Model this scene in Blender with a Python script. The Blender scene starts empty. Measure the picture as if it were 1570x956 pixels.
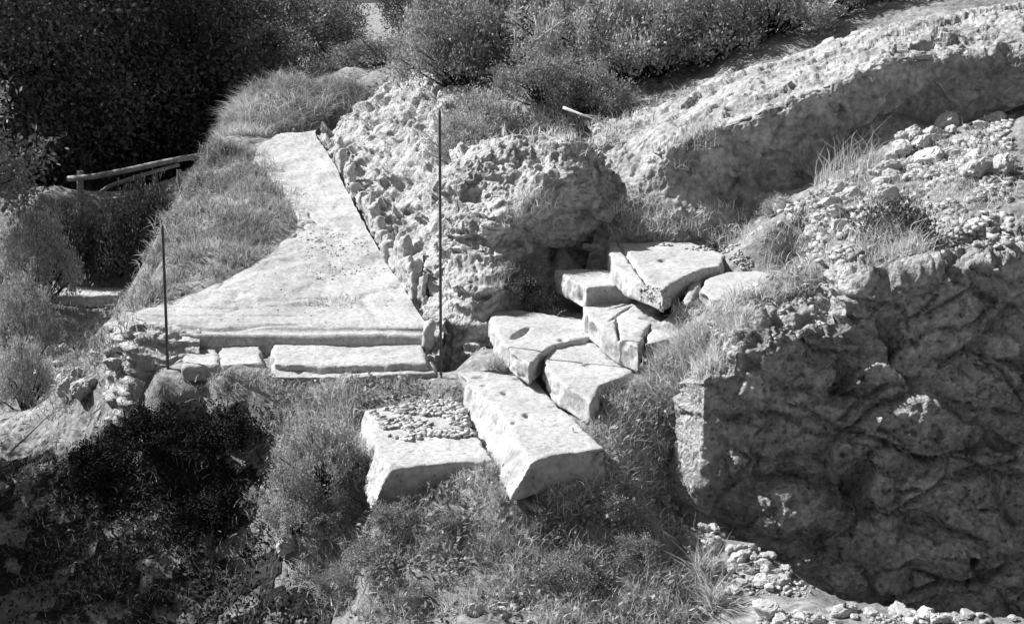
import bpy, bmesh, math, random
import numpy as np
from mathutils import Vector, Quaternion
from mathutils.bvhtree import BVHTree

random.seed(5); RNG = np.random.default_rng(11)
sc = bpy.context.scene; COL = sc.collection

# ------------------------------------------------------------------ camera, sky, sun, exposure
CAM_H = 3.0; PITCH = math.radians(13.3); FPX = 1895.0; W0, H0 = 1570.0, 956.0
cam_d = bpy.data.cameras.new('camera'); cam = bpy.data.objects.new('camera', cam_d); COL.objects.link(cam)
cam.location = (0, 0, CAM_H); cam.rotation_euler = (math.pi/2 - PITCH, 0, 0)
cam_d.sensor_width = 36; cam_d.lens = 36*FPX/W0; cam_d.clip_start = 0.1; cam_d.clip_end = 2000
sc.camera = cam
SUN = Vector((-0.68, 0.32, 0.66)).normalized()
world = bpy.data.worlds.new('World'); sc.world = world; world.use_nodes = True
nt = world.node_tree; nt.nodes.clear()
sky = nt.nodes.new('ShaderNodeTexSky'); sky.sky_type = 'NISHITA'; sky.sun_disc = False
sky.dust_density = 3.0; sky.sun_elevation = math.asin(SUN.z); sky.sun_rotation = math.atan2(SUN.x, SUN.y)
bw = nt.nodes.new('ShaderNodeRGBToBW'); bg = nt.nodes.new('ShaderNodeBackground'); wo = nt.nodes.new('ShaderNodeOutputWorld')
bg.inputs['Strength'].default_value = 0.052
nt.links.new(sky.outputs[0], bw.inputs[0]); nt.links.new(bw.outputs[0], bg.inputs['Color']); nt.links.new(bg.outputs[0], wo.inputs[0])
sd = bpy.data.lights.new('sun', 'SUN'); sd.energy = 5.0; sd.angle = math.radians(0.5); sd.color = (1, 1, 1)
so = bpy.data.objects.new('sun', sd); COL.objects.link(so); so.rotation_euler = SUN.to_track_quat('Z', 'Y').to_euler()
so.location = (-20, 10, 20)
vs = sc.view_settings; vs.view_transform = 'Standard'; vs.look = 'None'; vs.gamma = 1; vs.use_curve_mapping = False
vs.exposure = 0.80

# ------------------------------------------------------------------ helpers: picture ray to world point
SP, CP = math.sin(PITCH), math.cos(PITCH)
def ray(u, v):
    a = (u - W0/2)/FPX; b = (H0/2 - v)/FPX
    return a, CP + b*SP, -SP + b*CP
def PY(u, v, Y):
    a, dy, dz = ray(u, v); t = Y/dy
    return Vector((a*t, Y, CAM_H + dz*t))
def PZ(u, v, z):
    a, dy, dz = ray(u, v); t = (z - CAM_H)/dz
    return Vector((a*t, dy*t, z))

# ------------------------------------------------------------------ numpy noise
_perm = np.concatenate([RNG.permutation(256)]*3).astype(np.int64)
_g = RNG.normal(size=(256, 3)); _g /= np.linalg.norm(_g, axis=1)[:, None]
_jit = RNG.random((256, 3))
def _h(i): return _perm[_perm[_perm[i[..., 0] & 255] + (i[..., 1] & 255)] + (i[..., 2] & 255)]
def perlin(p):
    i = np.floor(p).astype(np.int64); f = p - i; w = f*f*f*(f*(f*6-15)+10); r = 0
    for dx in (0, 1):
        for dy in (0, 1):
            for dz in (0, 1):
                o = np.array((dx, dy, dz)); g = _g[_h(i+o)]
                d = ((f-o)*g).sum(-1)
                ww = (w[..., 0] if dx else 1-w[..., 0])*(w[..., 1] if dy else 1-w[..., 1])*(w[..., 2] if dz else 1-w[..., 2])
                r = r + d*ww
    return r*1.5
def fbm(p, oct=4, gain=.5):
    r = 0; a = 1
    for k in range(oct): r = r + a*perlin(p*2**k + 17.3*k); a *= gain
    return r
def worley(p):
    i = np.floor(p).astype(np.int64); f1 = np.full(p.shape[0], 9.); f2 = f1.copy(); idc = np.zeros(p.shape[0], np.int64)
    for dx in (-1, 0, 1):
        for dy in (-1, 0, 1):
            for dz in (-1, 0, 1):
                c = i + np.array((dx, dy, dz)); hh = _h(c); q = c + _jit[hh]
                d = np.linalg.norm(p-q, axis=1)
                m = d < f1; f2 = np.where(m, f1, np.minimum(f2, d)); idc = np.where(m, hh, idc); f1 = np.where(m, d, f1)
    return f1, f2, _jit[idc][:, 0]

# ------------------------------------------------------------------ mesh building
def np_mesh(name, V, faces):
    """faces: list of int arrays (n,k)"""
    me = bpy.data.meshes.new(name); V = np.asarray(V, np.float32)
    me.vertices.add(len(V)); me.vertices.foreach_set('co', V.ravel())
    loops = np.concatenate([f.ravel() for f in faces]).astype(np.int32)
    tot = np.concatenate([np.full(len(f), f.shape[1]) for f in faces]).astype(np.int32)
    st = np.concatenate(([0], np.cumsum(tot)[:-1])).astype(np.int32)
    me.loops.add(len(loops)); me.loops.foreach_set('vertex_index', loops)
    me.polygons.add(len(tot)); me.polygons.foreach_set('loop_start', st); me.polygons.foreach_set('loop_total', tot)
    me.update(calc_edges=True); me.validate()
    return me
def smooth(me): me.polygons.foreach_set('use_smooth', np.ones(len(me.polygons), bool))
def link(name, me, mat, parent=None):
    o = bpy.data.objects.new(name, me); COL.objects.link(o)
    if mat is not None and len(me.materials) == 0: me.materials.append(mat)
    if parent: o.parent = parent
    return o
def tag(o, label, cat, group=None):
    o['label'] = label; o['category'] = cat
    if group: o['group'] = group
    return o
def thing(name, label, cat, loc, group=None):
    o = bpy.data.objects.new(name, None); COL.objects.link(o); o.location = loc; o.empty_display_size = .2
    return tag(o, label, cat, group)
def structure(o): o['kind'] = 'structure'; return o
def stuff(o, label, cat): tag(o, label, cat); o['kind'] = 'stuff'; return o
def verts_of(me):
    V = np.empty(len(me.vertices)*3, np.float32); me.vertices.foreach_get('co', V); return V.reshape(-1, 3).astype(float)
def norms_of(me):
    V = np.empty(len(me.vertices)*3, np.float32); me.vertex_normals.foreach_get('vector', V); return V.reshape(-1, 3).astype(float)
def set_verts(me, V): me.vertices.foreach_set('co', np.asarray(V, np.float32).ravel()); me.update()
COLLIDE = []
def collide(me, bare=False):
    COLLIDE.append((verts_of(me), [tuple(p.vertices) for p in me.polygons], bare))

def remesh(bm, voxel, seed=0):
    me = bpy.data.meshes.new('tmp'); bm.to_mesh(me); bm.free()
    o = bpy.data.objects.new('tmp', me); COL.objects.link(o)
    m = o.modifiers.new('r', 'REMESH'); m.mode = 'VOXEL'; m.voxel_size = voxel
    dg = bpy.context.evaluated_depsgraph_get()
    out = bpy.data.meshes.new_from_object(o.evaluated_get(dg))
    bpy.data.objects.remove(o); bpy.data.meshes.remove(me)
    return out
def prism(top, bot):
    bm = bmesh.new(); n = len(top)
    a = [bm.verts.new(p) for p in top]; b = [bm.verts.new(p) for p in bot]
    bm.faces.new(a); bm.faces.new(b[::-1])
    for i in range(n): bm.faces.new((a[i], b[i], b[(i+1) % n], a[(i+1) % n]))
    bmesh.ops.recalc_face_normals(bm, faces=bm.faces)
    return bm
def smooth_verts(me, it, fac=.5):
    bm = bmesh.new(); bm.from_mesh(me)
    for _ in range(it): bmesh.ops.smooth_vert(bm, verts=bm.verts, factor=fac, use_axis_x=True, use_axis_y=True, use_axis_z=True)
    bm.to_mesh(me); bm.free(); me.update()
def resample(row, n):
    R = np.array([tuple(p) for p in row], float); d = np.r_[0, np.cumsum(np.linalg.norm(np.diff(R, axis=0), axis=1))]; d /= d[-1]
    t = np.linspace(0, 1, n); return np.stack([np.interp(t, d, R[:, k]) for k in range(3)], 1)
def catmull(K, t):
    """K (m,n,3) rows, t in 0..m-1"""
    m = len(K); i = np.clip(np.floor(t).astype(int), 0, m-2); f = (t-i)[:, None, None]
    p0 = K[np.clip(i-1, 0, m-1)]; p1 = K[i]; p2 = K[i+1]; p3 = K[np.clip(i+2, 0, m-1)]
    return .5*((2*p1) + (-p0+p2)*f + (2*p0-5*p1+4*p2-p3)*f*f + (-p0+3*p1-3*p2+p3)*f**3)
def loft(rows, nu, nv, ragged=0):
    npts = len(rows[0])
    K = np.array([[tuple(p) for p in r] for r in rows], float)          # m, npts, 3
    Kc = catmull(K.transpose(1, 0, 2), np.linspace(0, npts-1, nu)).transpose(1, 0, 2)
    G = catmull(Kc, np.linspace(0, len(rows)-1, nv))                    # nv, nu, 3
    V = G.reshape(-1, 3)
    j, i = np.meshgrid(np.arange(nv-1), np.arange(nu-1), indexing='ij'); a = (j*nu+i).ravel()
    return np_mesh('loft', V, [np.stack([a, a+1, a+nu+1, a+nu], 1)])
def ridged(p, oct=4):
    r = 0; a = 1
    for k in range(oct): r = r + a*(1-2.2*np.abs(perlin(p*2.1**k + 31.7*k))); a *= .55
    return r
def facets(p):
    i = np.floor(p).astype(np.int64); f1 = np.full(p.shape[0], 9.); idc = np.zeros(p.shape[0], np.int64); cc = np.zeros_like(p)
    for dx in (-1, 0, 1):
        for dy in (-1, 0, 1):
            for dz in (-1, 0, 1):
                c = i + np.array((dx, dy, dz)); hh = _h(c); q = c + _jit[hh]; d = np.abs(p-q).sum(1)*.6 + np.linalg.norm(p-q, axis=1)*.4
                m = d < f1; f1 = np.where(m, d, f1); idc = np.where(m, hh, idc); cc[m] = q[m]
    return ((p-cc)*_g[idc]).sum(1)*.9 + (_jit[idc][:, 1]-.5)*.9
def rockify(me, big=.1, bs=1.2, lump=.06, ls=3.5, fine=.02, fs=10, strata=0, ss=(1, 1, 6), pits=0, ps=6, cell=0, cs=2.5, seed=0, zmask=None, warp=.08, fac=()):
    V = verts_of(me); N = norms_of(me); q = V + seed*7.7
    q = q + warp*np.stack([fbm(q*2.3+3, 2), fbm(q*2.3+9, 2), fbm(q*2.3+31, 2)], 1)
    d = big*fbm(q*bs, 3) + lump*.45*ridged(q*ls*.8, 4) + fine*1.3*ridged(q*fs*.8, 3)
    if strata: d = d + strata*fbm(q*np.array(ss), 3)
    if pits:
        f1, f2, r_ = worley(q*ps); f3, _, r3 = worley(q*ps*2.3 + 5)
        d = d - pits*np.clip(.42-f1, 0, 1)/.42*(r_ > .6)*(fbm(q*1.1+5, 2) > -.15) - pits*.5*np.clip(.4-f3, 0, 1)/.4*(r3 > .55)
    if cell:
        f1, f2, r = worley(q*np.array(cs)); e = np.clip((f2-f1)/.14, 0, 1); d = d + cell*((r-.5)*1.2 + e*.7-.5)*(.45+.8*np.clip(fbm(q*.8+2, 2)+.4, 0, 1))
    for amp, sc_ in fac: d = d + amp*facets(q*np.array(sc_)*np.ones(3) + amp*90)
    if zmask is not None: d = d*zmask(V)
    set_verts(me, V + N*d[:, None])
def tube(bm, pts, radii, n=8, cap=True):
    rings = []; up0 = Vector((0.13, .21, 1)).normalized()
    for k, p in enumerate(pts):
        p = Vector(p); a = Vector(pts[max(0, k-1)]); b = Vector(pts[min(len(pts)-1, k+1)]); t = (b-a).normalized()
        x = t.cross(up0 if abs(t.dot(up0)) < .9 else Vector((1, 0, 0))).normalized(); y = t.cross(x)
        rings.append([bm.verts.new(p + (x*math.cos(2*math.pi*i/n) + y*math.sin(2*math.pi*i/n))*radii[k]) for i in range(n)])
    for a, b in zip(rings, rings[1:]):
        for i in range(n): bm.faces.new((a[i], a[(i+1) % n], b[(i+1) % n], b[i]))
    if cap: bm.faces.new(rings[0][::-1]); bm.faces.new(rings[-1])
def bm_mesh(bm, name, sm=True):
    bmesh.ops.recalc_face_normals(bm, faces=bm.faces)
    me = bpy.data.meshes.new(name); bm.to_mesh(me); bm.free()
    if sm: smooth(me)
    return me

# ------------------------------------------------------------------ materials (a monochrome place: greys only)
def material(name, stops, scale=2.0, mottle=(9, .35), bump=.3, bscale=30, speck=None, rough=.95, spec=.15, stretch=None, worldco=False, transl=0, islands=0, bdist=.03, vor=None):
    m = bpy.data.materials.new(name); m.use_nodes = True; t = m.node_tree; N = t.nodes; L = t.links
    p = N['Principled BSDF']; p.inputs['Roughness'].default_value = rough; p.inputs['Specular IOR Level'].default_value = spec
    tc = N.new('ShaderNodeTexCoord'); src = tc.outputs['Object']
    if stretch:
        mp = N.new('ShaderNodeMapping'); mp.inputs['Scale'].default_value = stretch; L.new(src, mp.inputs['Vector']); src = mp.outputs[0]
    n1 = N.new('ShaderNodeTexNoise'); n1.inputs['Scale'].default_value = scale; n1.inputs['Detail'].default_value = 6; n1.inputs['Roughness'].default_value = .7
    L.new(src, n1.inputs['Vector'])
    r = N.new('ShaderNodeValToRGB'); L.new(n1.outputs['Fac'], r.inputs[0])
    el = r.color_ramp.elements
    while len(el) < len(stops): el.new(.5)
    for e, (pos, val) in zip(el, stops): e.position = pos; e.color = (val, val, val, 1)
    col = r.outputs[0]
    if mottle:
        n2 = N.new('ShaderNodeTexNoise'); n2.inputs['Scale'].default_value = mottle[0]; n2.inputs['Detail'].default_value = 5; L.new(src, n2.inputs['Vector'])
        mr = N.new('ShaderNodeMapRange'); mr.inputs[1].default_value = .3; mr.inputs[2].default_value = .7
        mr.inputs[3].default_value = 1-mottle[1]; mr.inputs[4].default_value = 1+mottle[1]*.6
        L.new(n2.outputs['Fac'], mr.inputs[0])
        mx = N.new('ShaderNodeMix'); mx.data_type = 'RGBA'; mx.blend_type = 'MULTIPLY'; mx.inputs[0].default_value = 1
        L.new(col, mx.inputs[6]); L.new(mr.outputs[0], mx.inputs[7]); col = mx.outputs[2]
    if islands:
        g = N.new('ShaderNodeNewGeometry'); mr = N.new('ShaderNodeMapRange'); mr.inputs[3].default_value = 1-islands; mr.inputs[4].default_value = 1+islands
        L.new(g.outputs['Random Per Island'], mr.inputs[0])
        mx = N.new('ShaderNodeMix'); mx.data_type = 'RGBA'; mx.blend_type = 'MULTIPLY'; mx.inputs[0].default_value = 1
        L.new(col, mx.inputs[6]); L.new(mr.outputs[0], mx.inputs[7]); col = mx.outputs[2]
    if speck:
        vo = N.new('ShaderNodeTexVoronoi'); vo.inputs['Scale'].default_value = speck[0]; L.new(src, vo.inputs['Vector'])
        mr = N.new('ShaderNodeMapRange'); mr.inputs[1].default_value = speck[1]; mr.inputs[2].default_value = speck[1]+.12; mr.inputs[3].default_value = speck[2]; mr.inputs[4].default_value = 1
        L.new(vo.outputs['Distance'], mr.inputs[0])
        mx = N.new('ShaderNodeMix'); mx.data_type = 'RGBA'; mx.blend_type = 'MULTIPLY'; mx.inputs[0].default_value = 1
        L.new(col, mx.inputs[6]); L.new(mr.outputs[0], mx.inputs[7]); col = mx.outputs[2]
    L.new(col, p.inputs['Base Color'])
    if bump:
        n3 = N.new('ShaderNodeTexNoise'); n3.inputs['Scale'].default_value = bscale; n3.inputs['Detail'].default_value = 7; n3.inputs['Roughness'].default_value = .7
        L.new(src, n3.inputs['Vector'])
        b = N.new('ShaderNodeBump'); b.inputs['Strength'].default_value = bump; b.inputs['Distance'].default_value = bdist
        hsrc = n3.outputs['Fac']
        for vs_c, vst in vor or []:
            vn = N.new('ShaderNodeTexVoronoi'); vn.inputs['Scale'].default_value = vs_c; vn.distance = 'MANHATTAN'; L.new(src, vn.inputs['Vector'])
            ma = N.new('ShaderNodeMath'); ma.operation = 'MULTIPLY_ADD'; ma.inputs[1].default_value = vst; L.new(vn.outputs['Color'], ma.inputs[0]); L.new(hsrc, ma.inputs[2]); hsrc = ma.outputs[0]
            ma = N.new('ShaderNodeMath'); ma.operation = 'MULTIPLY_ADD'; ma.inputs[1].default_value = -vst; L.new(vn.outputs['Distance'], ma.inputs[0]); L.new(hsrc, ma.inputs[2]); hsrc = ma.outputs[0]
        L.new(hsrc, b.inputs['Height']); L.new(b.outputs[0], p.inputs['Normal'])
    if transl:
        tr = N.new('ShaderNodeBsdfTranslucent'); L.new(col, tr.inputs['Color'])
        ms = N.new('ShaderNodeMixShader'); ms.inputs[0].default_value = transl
        L.new(p.outputs[0], ms.inputs[1]); L.new(tr.outputs[0], ms.inputs[2]); L.new(ms.outputs[0], N['Material Output'].inputs['Surface'])
    return m
M = {}
M['soil'] = material('soil', [(.3, .17), (.5, .28), (.72, .44)], 1.3, (14, .5), 1, 22)
M['path'] = material('worn_path_stone', [(.29, .18), (.37, .35), (.5, .45), (.68, .51)], 1.0, (24, .30), .4, 60, speck=(19, .10, .6), vor=[(55, .25)])
M['slab'] = material('weathered_limestone', [(.30, .26), (.42, .40), (.55, .46), (.68, .51)], 1.5, (22, .26), .4, 55, speck=(15, .10, .55), vor=[(50, .2)])
M['rock'] = material('pitted_rock', [(.3, .24), (.46, .42), (.66, .56)], 3.2, (16, .35), .7, 26, vor=[(14, .5), (34, .35)])
M['bank'] = material('earthy_rock', [(.3, .17), (.46, .32), (.66, .47)], 2.6, (15, .4), .5, 26, vor=[(12, .5), (30, .35)])
M['wall'] = material('rough_wall_stone', [(.32, .22), (.5, .44), (.64, .64)], 2.6, (26, .35), .9, 40, bdist=.05, vor=[(9, .5), (24, .5)], speck=(11, .12, .5))
M['stone'] = material('loose_limestone', [(.3, .38), (.6, .56)], 4, (14, .2), .5, 30)
M['iron'] = material('rusty_iron', [(.3, .06), (.7, .14)], 8, (30, .3), .3, 60, rough=.7, spec=.3)
M['wood'] = material('weathered_wood', [(.3, .2), (.7, .42)], 6, (20, .4), .5, 40, stretch=(1, 1, 1))
M['shade_sheet'] = material('painted_hollow_shade', [(.3, .02), (.55, .045), (.75, .10)], 3, (20, .5), 1, 40, vor=[(30, .5)])  # shade of the hollow floor put into a near-black colour
M['fallen'] = material('fallen_leaf', [(.3, .03), (.7, .14)], 2, None, 0, islands=.7)
M['gravel'] = material('mixed_gravel', [(.3, .25), (.7, .5)], 3, (14, .2), .4, 40, islands=.5)
M['twig'] = material('bleached_twig', [(.3, .38), (.7, .6)], 9, (20, .3), .3, 40)
M['bark'] = material('dark_bark', [(.3, .03), (.7, .07)], 5, (18, .4), .8, 20)
M['straw'] = material('dry_straw', [(.3, .42), (.7, .68)], .9, None, 0, islands=.45, transl=.35)
M['grass'] = material('half_dry_grass', [(.3, .22), (.7, .46)], .8, None, 0, islands=.5, transl=.35)
M['leaf_dark'] = material('evergreen_leaf', [(.3, .07), (.7, .16)], .5, None, 0, islands=.5, rough=.8, spec=.1, transl=.1)
M['shade_leaf'] = material('shade_darkened_leaf', [(.3, .02), (.7, .05)], .5, None, 0, islands=.5, rough=.9, spec=.05)  # near-black leaf colour that deepens the shade on creeper and shrubs in the hollow
M['leaf'] = material('scrub_leaf', [(.3, .20), (.7, .40)], .9, None, 0, islands=.5, rough=.7, spec=.25, transl=.25)
M['leaf_pale'] = material('pale_scrub_leaf', [(.3, .32), (.7, .55)], .9, None, 0, islands=.45, rough=.75, spec=.2, transl=.2)

# ------------------------------------------------------------------ outlines of the three rock masses (picture point and distance)
OUTCROP_ROWS = [
    [(640, 640, 12.0), (700, 610, 11.85), (760, 530, 12.0), (850, 480, 12.9), (930, 440, 13.5), (1000, 410, 13.5)],
    [(655, 520, 12.4), (700, 475, 12.3), (760, 440, 12.35), (850, 412, 13.35), (930, 410, 13.7), (990, 375, 13.6)],
    [(664, 410, 13.1), (700, 385, 12.9), (765, 365, 12.75), (850, 362, 13.35), (928, 362, 13.7), (980, 340, 13.7)],
    [(668, 360, 13.3), (705, 340, 13.05), (775, 330, 12.8), (850, 338, 13.15), (925, 345, 13.65), (972, 325, 13.8)],
    [(675, 305, 13.6), (712, 298, 13.3), (790, 296, 13.2), (858, 280, 13.15), (936, 305, 13.75), (968, 305, 13.9)],
    [(682, 262, 13.9), (722, 244, 13.7), (800, 226, 13.9), (872, 224, 14.0), (908, 262, 14.4), (952, 288, 14.3)],
    [(690, 243, 14.6), (742, 224, 14.6), (830, 208, 14.8), (882, 216, 14.9), (930, 242, 15), (962, 262, 15)]]
_bank = [
    [(478, 216, 22.0), (505, 256, 20), (535, 306, 17.8), (562, 360, 15.9), (596, 415, 14.3), (636, 490, 12.5), (664, 585, 11.5)],
    [(488, 202, 22.3), (522, 240, 20.3), (556, 290, 18.1), (588, 345, 16.2), (620, 400, 14.6), (652, 462, 12.8), (672, 545, 11.7)],
    [(530, 178, 22.6), (562, 205, 20.8), (596, 245, 18.8), (626, 300, 16.8), (648, 352, 15.2), (668, 420, 13.2), (680, 500, 12.1)],
    [(575, 150, 23), (600, 160, 21.3), (630, 190, 19.3), (655, 230, 17.5), (672, 290, 15.8), (684, 370, 13.8), (692, 450, 12.6)],
    [(618, 112, 23.5), (640, 112, 22), (660, 135, 20), (678, 180, 18.2), (692, 240, 16.5), (698, 330, 14.5), (702, 430, 13)],
    [(640, 102, 24.5), (670, 98, 23), (700, 108, 21), (712, 152, 19), (718, 215, 17.3), (718, 310, 15.2), (714, 420, 13.4)]]
BANK_ROWS = [[(u+(9 if k < 2 and j < 6 else 0), v, Y) for j, (u, v, Y) in enumerate(r)] for k, r in enumerate(_bank)]
EARTH_ROWS = [
    [(890, 430, 13.0), (1000, 395, 13.3), (1100, 372, 13.35), (1185, 345, 13.4), (1285, 300, 13.5), (1400, 240, 13.7), (1500, 190, 13.9), (1640, 130, 14)],
    [(915, 348, 13.7), (1000, 322, 13.7), (1085, 292, 13.6), (1182, 258, 13.65), (1285, 215, 13.75), (1400, 158, 13.9), (1500, 135, 14.0), (1640, 90, 14.1)],
    [(925, 285, 14.5), (985, 258, 14.25), (1045, 230, 13.6), (1180, 172, 13.6), (1300, 128, 13.65), (1400, 90, 13.8), (1500, 98, 13.95), (1640, 64, 14.1)],
    [(918, 250, 15), (978, 230, 14.7), (1050, 202, 13.85), (1180, 152, 13.9), (1300, 108, 13.95), (1400, 74, 14.1), (1500, 76, 14.25), (1640, 48, 14.4)],
    [(912, 220, 15.4), (975, 200, 15.3), (1058, 170, 14.9), (1180, 122, 14.9), (1300, 82, 15), (1400, 54, 15.1), (1500, 46, 15.2), (1640, 24, 15.3)],
    [(900, 192, 16.3), (970, 182, 16.2), (1060, 150, 16), (1180, 98, 16), (1300, 60, 16.1), (1400, 38, 16.2), (1500, 22, 16.3), (1640, 2, 16.4)]]
# ------------------------------------------------------------------ ground sheet
ctrl = []
def cz(u, v, z): ctrl.append(tuple(PZ(u, v, z)))
def cy(u, v, Y): ctrl.append(tuple(PY(u, v, Y)))
def cw(x, y, z): ctrl.append((x, y, z))
def path_z(y): return max(0, (y-12.15))*.0976
def PP(u, v, dz=0):          # point on the path's gently rising plane
    a, dy, dzr = ray(u, v); t = (CAM_H + .0976*12.15)/(.0976*dy - dzr)
    if t*dy < 12.15: t = CAM_H/(-dzr)
    return Vector((a*t, dy*t, CAM_H + dzr*t + dz))
for u, v, z in [(727, 956, -1.0), (900, 956, -1.05), (1100, 956, -1.05), (580, 956, -1.3), (600, 800, -.75), (750, 800, -.68), (900, 800, -.66),
                (600, 890, -1.02), (800, 890, -.92), (1000, 890, -.92), (655, 765, -.62), (545, 720, -.6), (640, 605, -.38), (850, 728, -.33), (800, 748, -.44), (915, 692, -.25), (935, 655, -.16), 
                (1000, 560, -.02), (950, 608, -.1), (430, 583, -.29), (520, 584, -.29), (600, 583, -.29), (690, 580, -.29), (370, 572, -.225), (330, 573, -.225), (290, 574, -.23), (240, 575, -.25), (450, 605, -.4), (600, 600, -.35), (740, 565, -.2), (835, 575, -.15), (905, 624, -.13), (775, 640, -.38), (815, 665, -.38), (730, 590, -.34), (800, 600, -.3), (860, 665, -.34), (845, 690, -.38),
                (740, 640, -.42), (735, 530, -.12), (770, 552, -.05), (812, 562, -.08), (800, 440, .15), (860, 450, .15), (880, 480, .08), (830, 465, .08),
                (1020, 502, .2), (1060, 482, .36), (1040, 458, .55), (1000, 455, .48), (950, 430, .32), (1000, 400, .43), (1100, 400, .45), (1140, 440, .38), (1140, 475, .42), (920, 470, .03), (1110, 500, .27),
                (850, 540, -.15), (930, 540, -.15), (800, 510, -.12), (1210, 428, .47), (1160, 480, .38), (480, 745, -.75), (500, 640, -.5), (640, 690, -.55)]: cz(u, v, z)
# dark hollow below the terrace; ground before the wall's end
for u, v, Y in [(1000, 650, 9.75), (1015, 730, 9.5), (1000, 800, 9.1), (1040, 795, 9.2), (1025, 690, 9.65), (300, 605, 11.2), (200, 610, 11.5), (300, 700, 11.0), (200, 720, 11.1), (300, 800, 10.4), (200, 800, 10.5), (300, 956, 9.5), (130, 660, 11.7), (100, 740, 11.2), (60, 820, 10.8),
                (50, 956, 9.6), (410, 650, 10.8), (410, 750, 10.2), (420, 850, 9.7), (430, 956, 9.1), (500, 860, 9.3), (510, 956, 8.9), (-200, 900, 10)]: cy(u, v, Y)
# lower ground left of the terrace, ledge, bank below the fence
for u, v, z in [(100, 600, -1.35), (150, 600, -1.3), (60, 560, -1.3), (140, 500, -1.45), (60, 480, -1.4), (150, 445, -1.55), (90, 445, -1.55), (200, 445, -1.5)]: cz(u, v, z)
for u, v, Y in [(150, 436, 20.9), (90, 430, 20.8), (230, 436, 20.6), (150, 302, 22.0), (250, 314, 21.8), (60, 300, 21.6), (150, 296, 23), (280, 292, 23), (270, 305, 21.9), (30, 290, 22.5)]: cy(u, v, Y)
for p in [(-4.75, 12.4, -1.05), (-5.2, 15, -1.25), (-5.5, 16.5, -1.3), (-6.0, 19, -1.4), (-7, 14, -1.3), (-9, 14, -1.0), (-9, 18, -1.2), (-12, 12, -.9), (-12, 20, -.9), (-8, 10, -1.7), (-7, 8, -1.9), (-9, 6, -1.6),
          (-9, 26, -2), (-6.5, 27, -1.5), (-14, 28, -2), (-9, 34, -1), (-20, 30, -1), (-14, 22, -.5)]: cw(*p)
# terrace, path bed
for u, v, dz in [(195, 500, -.06), (250, 400, .05), (252, 340, .05), (290, 270, .05), (330, 217, .05), (330, 400, .07), (360, 330, .14), (300, 330, .12), (380, 260, .1), (400, 300, .08), (290, 430, .03), (430, 350, .06),
                 (430, 260, -.24), (470, 300, -.24), (500, 380, -.24), (400, 460, -.24), (550, 470, -.24), (620, 480, -.24), (300, 480, -.24), (540, 420, -.24), (450, 230, -.24), (225, 490, -.2), (490, 250, -.24), (480, 225, -.24), (510, 310, -.24), (570, 400, -.24), (610, 455, -.24), (520, 340, -.24), (350, 470, -.24), (450, 430, -.24), (470, 212, -.24), (230, 440, .03)]:
    ctrl.append(tuple(PP(u, v, dz)))
for u, v, z in [(250, 560, -.32), (350, 562, -.33), (500, 565, -.35), (620, 562, -.33)]: cz(u, v, z)
# mound behind the path and hill to the right
for u, v, Y in [(400, 200, 22.8), (350, 190, 23), (380, 150, 24), (430, 125, 24.8), (500, 140, 24.5), (520, 100, 26), (570, 110, 26), (480, 180, 23.2), (600, 100, 28),
                (650, 120, 22), (720, 160, 18.5), (720, 110, 20), (800, 165, 17.2), (800, 100, 19.5), (880, 190, 16.6), (1000, 140, 17.8), (1000, 70, 20), (1150, 80, 17.5), (1200, 40, 19.5), (1300, 40, 18), (1550, 10, 17.5), (1700, -10, 17)]: cy(u, v, Y)
for p in [(2, 26, 4.0), (7, 25, 4.6), (12, 20, 4.4), (0, 30, 3.7), (-2.2, 30, 2.6), (-4, 34, 1.4), (-6, 45, .8), (-10, 80, .5), (15, 35, 6), (30, 30, 7), (14, 12, 3), (-40, 60, 2), (40, 80, 9), (-80, 20, 2), (60, 0, 4), (-150, 200, 2), (0, 250, 2.4), (150, 200, 12), (200, -50, 2), (-200, -50, 0), (0, -60, -1.5)]: cw(*p)
def wally(u): return 9.2 - .1*(u-1040)/600
# terrain behind, beside and before the right-hand masonry
for u, v in [(1110, 520), (1180, 500), (1250, 470), (1330, 430), (1420, 412), (1552, 395), (1680, 380)]: cy(u, v, wally(u) + .7)
for u, v in [(1100, 880), (1160, 905), (1250, 925), (1300, 935), (1400, 940), (1550, 945), (1700, 950)]: cy(u, v, wally(u) - .03); cy(u, v, wally(u) + .2)
for u, v, Y in [(1400, 380, 10.5), (1300, 400, 10.8), (1520, 340, 10.8), (1300, 320, 12), (1400, 290, 12.1), (1200, 350, 12.3), (1150, 375, 12.3), (1500, 230, 12.5), (1450, 225, 13), (1280, 292, 13), (1600, 180, 12.9),
                (1080, 800, 9.0), (1100, 805, 8.9), (1150, 835, 8.8), (1200, 872, 8.7), (1240, 903, 8.65), (1110, 880, 8.55), (1060, 870, 8.6), (1170, 936, 7.9), (1300, 938, 7.6), (1400, 938, 7.5), (1552, 948, 7.4), (1700, 950, 7.3)]: cy(u, v, Y)
for p in [(1.6, 6, -.8), (3, 6, -.75), (0, 6, -1.15), (-1.4, 6.5, -1.6), (-3, 7, -2.0), (0, 3, -1.2), (4, 3, -1), (-4, 3, -1.8), (0, -5, -1.4), (6, 8, -.9), (7, 10, 1.2), (9, 13, 2.2)]: cw(*p)
for RR in (OUTCROP_ROWS, BANK_ROWS, EARTH_ROWS):
    for r_ in RR[1:-1]:
        for p in r_:
            P_ = PY(*p); ctrl.append((P_.x, P_.y + .25, P_.z - .55))
ctrl = np.array(ctrl)
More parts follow.
